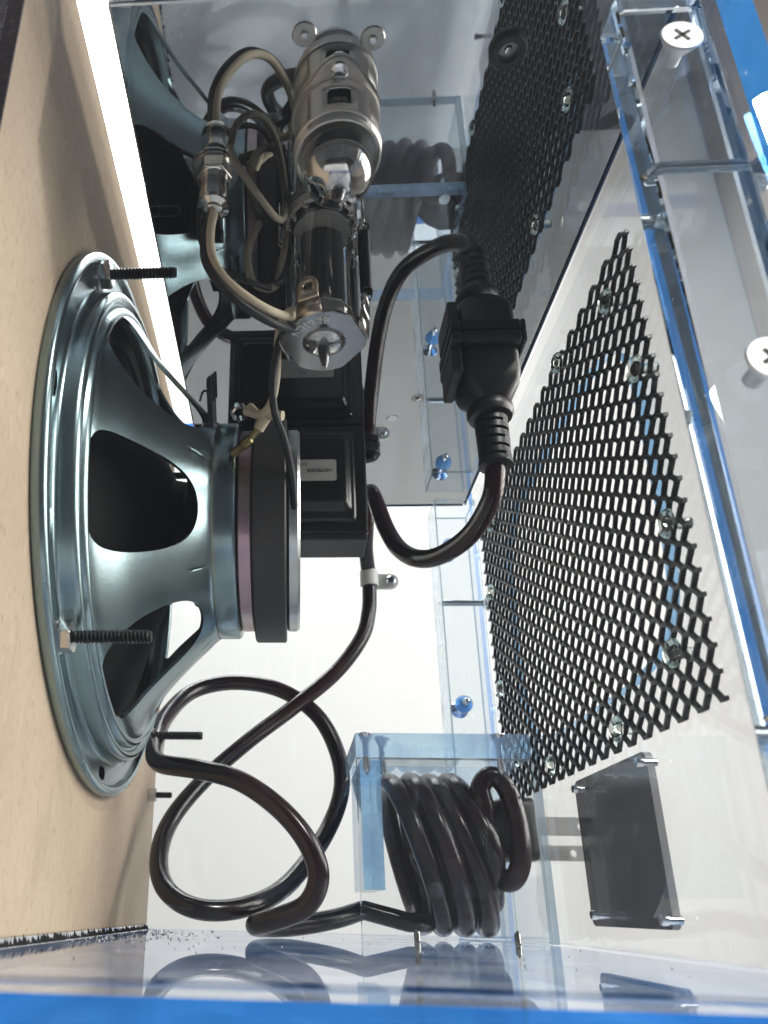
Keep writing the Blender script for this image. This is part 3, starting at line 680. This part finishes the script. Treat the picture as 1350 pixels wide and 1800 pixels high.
# ------------------------------------------------------------------ cord storage box
bx = thing('cord_box', (133, -40, 0), 'small open clear acrylic box with pale blue edges holding the coiled cord', 'box')
obj('lid', B().box(97.5, 169, -80, -1, 70.5, 80.5, 'z'), [clear, box_block], bx, smooth=0)
obj('front_panel', B().box(97.8, 169.5, -80, -75, .3, 70.3, 'y'), [clear, line_edge], bx, smooth=0)
obj('side_block', B().box(99.5, 108, -74.8, -24, 18.5, 70.2), [box_block], bx, smooth=0, bevel=.4)
obj('side_panel', B().box(169.6, 171.8, -80, -1, .3, 80, 'x'), [clear, line_edge], bx, smooth=0)
for x, y in ((102, -77.5), (109.5, -70), (157, -77.5)):
    obj('screw', B().lathe([(0, 80.7), (3.2, 80.7), (3.3, 80.4), (1.6, 77), (1.4, 76), (1.4, 66), (0, 63)], (x, y, 0), n=16), steel, bx, smooth=40)
for x in (119, 157):
    obj('screw', B().lathe([(1.0, -8), (1.3, -7), (1.3, 3.5), (0, 5)], (x, -77.5, 0), n=12), retain, bx, smooth=40)

# ------------------------------------------------------------------ grille: expanded steel mesh
GX = 169.6
gr = B(); py, pz = 10.45, 3.21; y0g, y1g = -225.6, -37.0; nz = 45; z0g = 57.5
ncol = int((y1g-y0g)/py)
def strand(p, q, wd=.54, th=.6):
    p = Vector(p); q = Vector(q); d = (q-p).normalized(); nrm = Vector((1, 0, 0)); s = d.cross(nrm).normalized()
    tilt = (nrm*.55+s*.0)
    a = [p+s*wd-nrm*th, p+s*wd*.6+nrm*th, p-s*wd+nrm*th, p-s*wd*.6-nrm*th]; b = [v-p+q for v in a]
    gr.add(a+b, [(0, 1, 5, 4), (1, 2, 6, 5), (2, 3, 7, 6), (3, 0, 4, 7), (3, 2, 1, 0), (4, 5, 6, 7)])
random.seed(8)
def jit(i, j): return .10*math.sin(i*12.9898+j*78.233)+.35*math.sin(i*.35)*math.sin(j*.11)      # the sheet is not quite flat
for j in range(nz+1):
    for i in range(ncol+1):
        yb = y0g+i*py+(py/2 if j % 2 else 0); zb = z0g+j*pz; xb = jit(i, j)
        if yb > y1g+1: continue
        hb = 1.6
        jx = xb
        strand((GX+jx, max(yb-hb, y0g-.3), zb), (GX+jx, min(yb+hb, y1g+1.5), zb), .72, .65)             # bond
        if j < nz:
            for s in (-1, 1):
                yn = yb+s*py/2
                if yn < y0g-1 or yn > y1g+1: continue
                a = Vector((GX+jx, yb+s*hb*.8, zb)); b = Vector((GX+jit(i if (s < 0) == (j % 2 == 1) else i+s, j+1), yn-s*hb*.8, zb+pz))
                m1 = a+(b-a)*.22+Vector((0, 0, .15)); m2 = a+(b-a)*.78-Vector((0, 0, .15))
                strand(a, m1); strand(m1, m2); strand(m2, b)
for i in range(ncol+1):   # loose half diamonds along the cut lower edge
    yb = y0g+i*py
grille = obj('grille', gr, mesh_m, smooth=0, fix=False)
tag(grille, 'black expanded steel mesh grille riveted over the opening in the back panel', 'grille')
first = None
for (yy, zz) in ((-209.7, 187.4), (-167.1, 198.7), (-218.6, 155), (-218.9, 105.8), (-209.9, 73.5), (-169.4, 62.8), (-106.9, 63), (-97.9, 200), (-63.1, 187.6), (-50.9, 156.7), (-50.1, 108.4), (-63, 73.5)):
    if first is None:
        first = obj('rivet', B().lathe([(0, -2.7), (1.6, -2.6), (3.2, -2.0), (3.9, -1.1), (3.9, -.6), (1.6, .2), (1.5, 5.2), (0, 5.3)], (GX-1.0, yy, zz), (1, 0, 0), 24), rivet_m, grille)
        fp = (yy, zz)
    else:
        c = first.copy(); col.objects.link(c); c.parent = grille; c.location = first.location+Vector((0, yy-fp[0], zz-fp[1]))*S

# ------------------------------------------------------------------ black cover plate outside the back panel
pt = thing('cover_plate', (182, -146, 7), 'glossy black rectangular cover plate with four bright screws below the grille', 'plate')
pl_ = B().prism(rrect(-164.4, -101.8, 7.4, 57.6, 3, 5), lambda a, b, h: (h, a, b), 177, 179.2); pl_.m = [0, 0]+[1]*(len(pl_.f)-2)
obj('plate', pl_, [smoked, plate_rim], pt, smooth=30)
for y, z in ((-172.2, 52.5), (-118.2, 52.6), (-171.5, 10.0), (-120, 11)):
    obj('screw', B().lathe([(0, -.3), (1.3, -.2), (1.5, .3), (1.5, 1.6), (1.1, 1.9), (1.1, 5.6)], (170.6, y, z), (1, 0, 0), 20), steel, pt)

# ------------------------------------------------------------------ crumbs on the floor panel
cr = B(); random.seed(12)
for k in range(420):
    if k < 300: x, y = abs(random.gauss(0, 16))+1.5, random.uniform(-150, -3)
    else: x, y = random.uniform(5, 165), random.uniform(-240, -5)
    r = random.uniform(.12, .5)*(1 if k < 300 else .7); h = random.random()*6.28
    cr.add([(x+r*math.cos(h), y+r*math.sin(h), .05), (x+r*math.cos(h+2.1), y+r*math.sin(h+2.1), .05), (x+r*math.cos(h+4.2), y+r*math.sin(h+4.2), .05), (x, y, .05+r)], [(0, 1, 3), (1, 2, 3), (2, 0, 3)], 0 if random.random() < .6 else 1)
dd = obj('floor_crumbs', cr, [dust_m, dust_w], smooth=0, fix=False)
tag(dd, 'scattered dust and dark crumbs on the clear floor panel beside the board', 'dust'); dd['kind'] = 'stuff'

for o in list(bpy.data.objects):
    if '_o' in o: del o['_o']
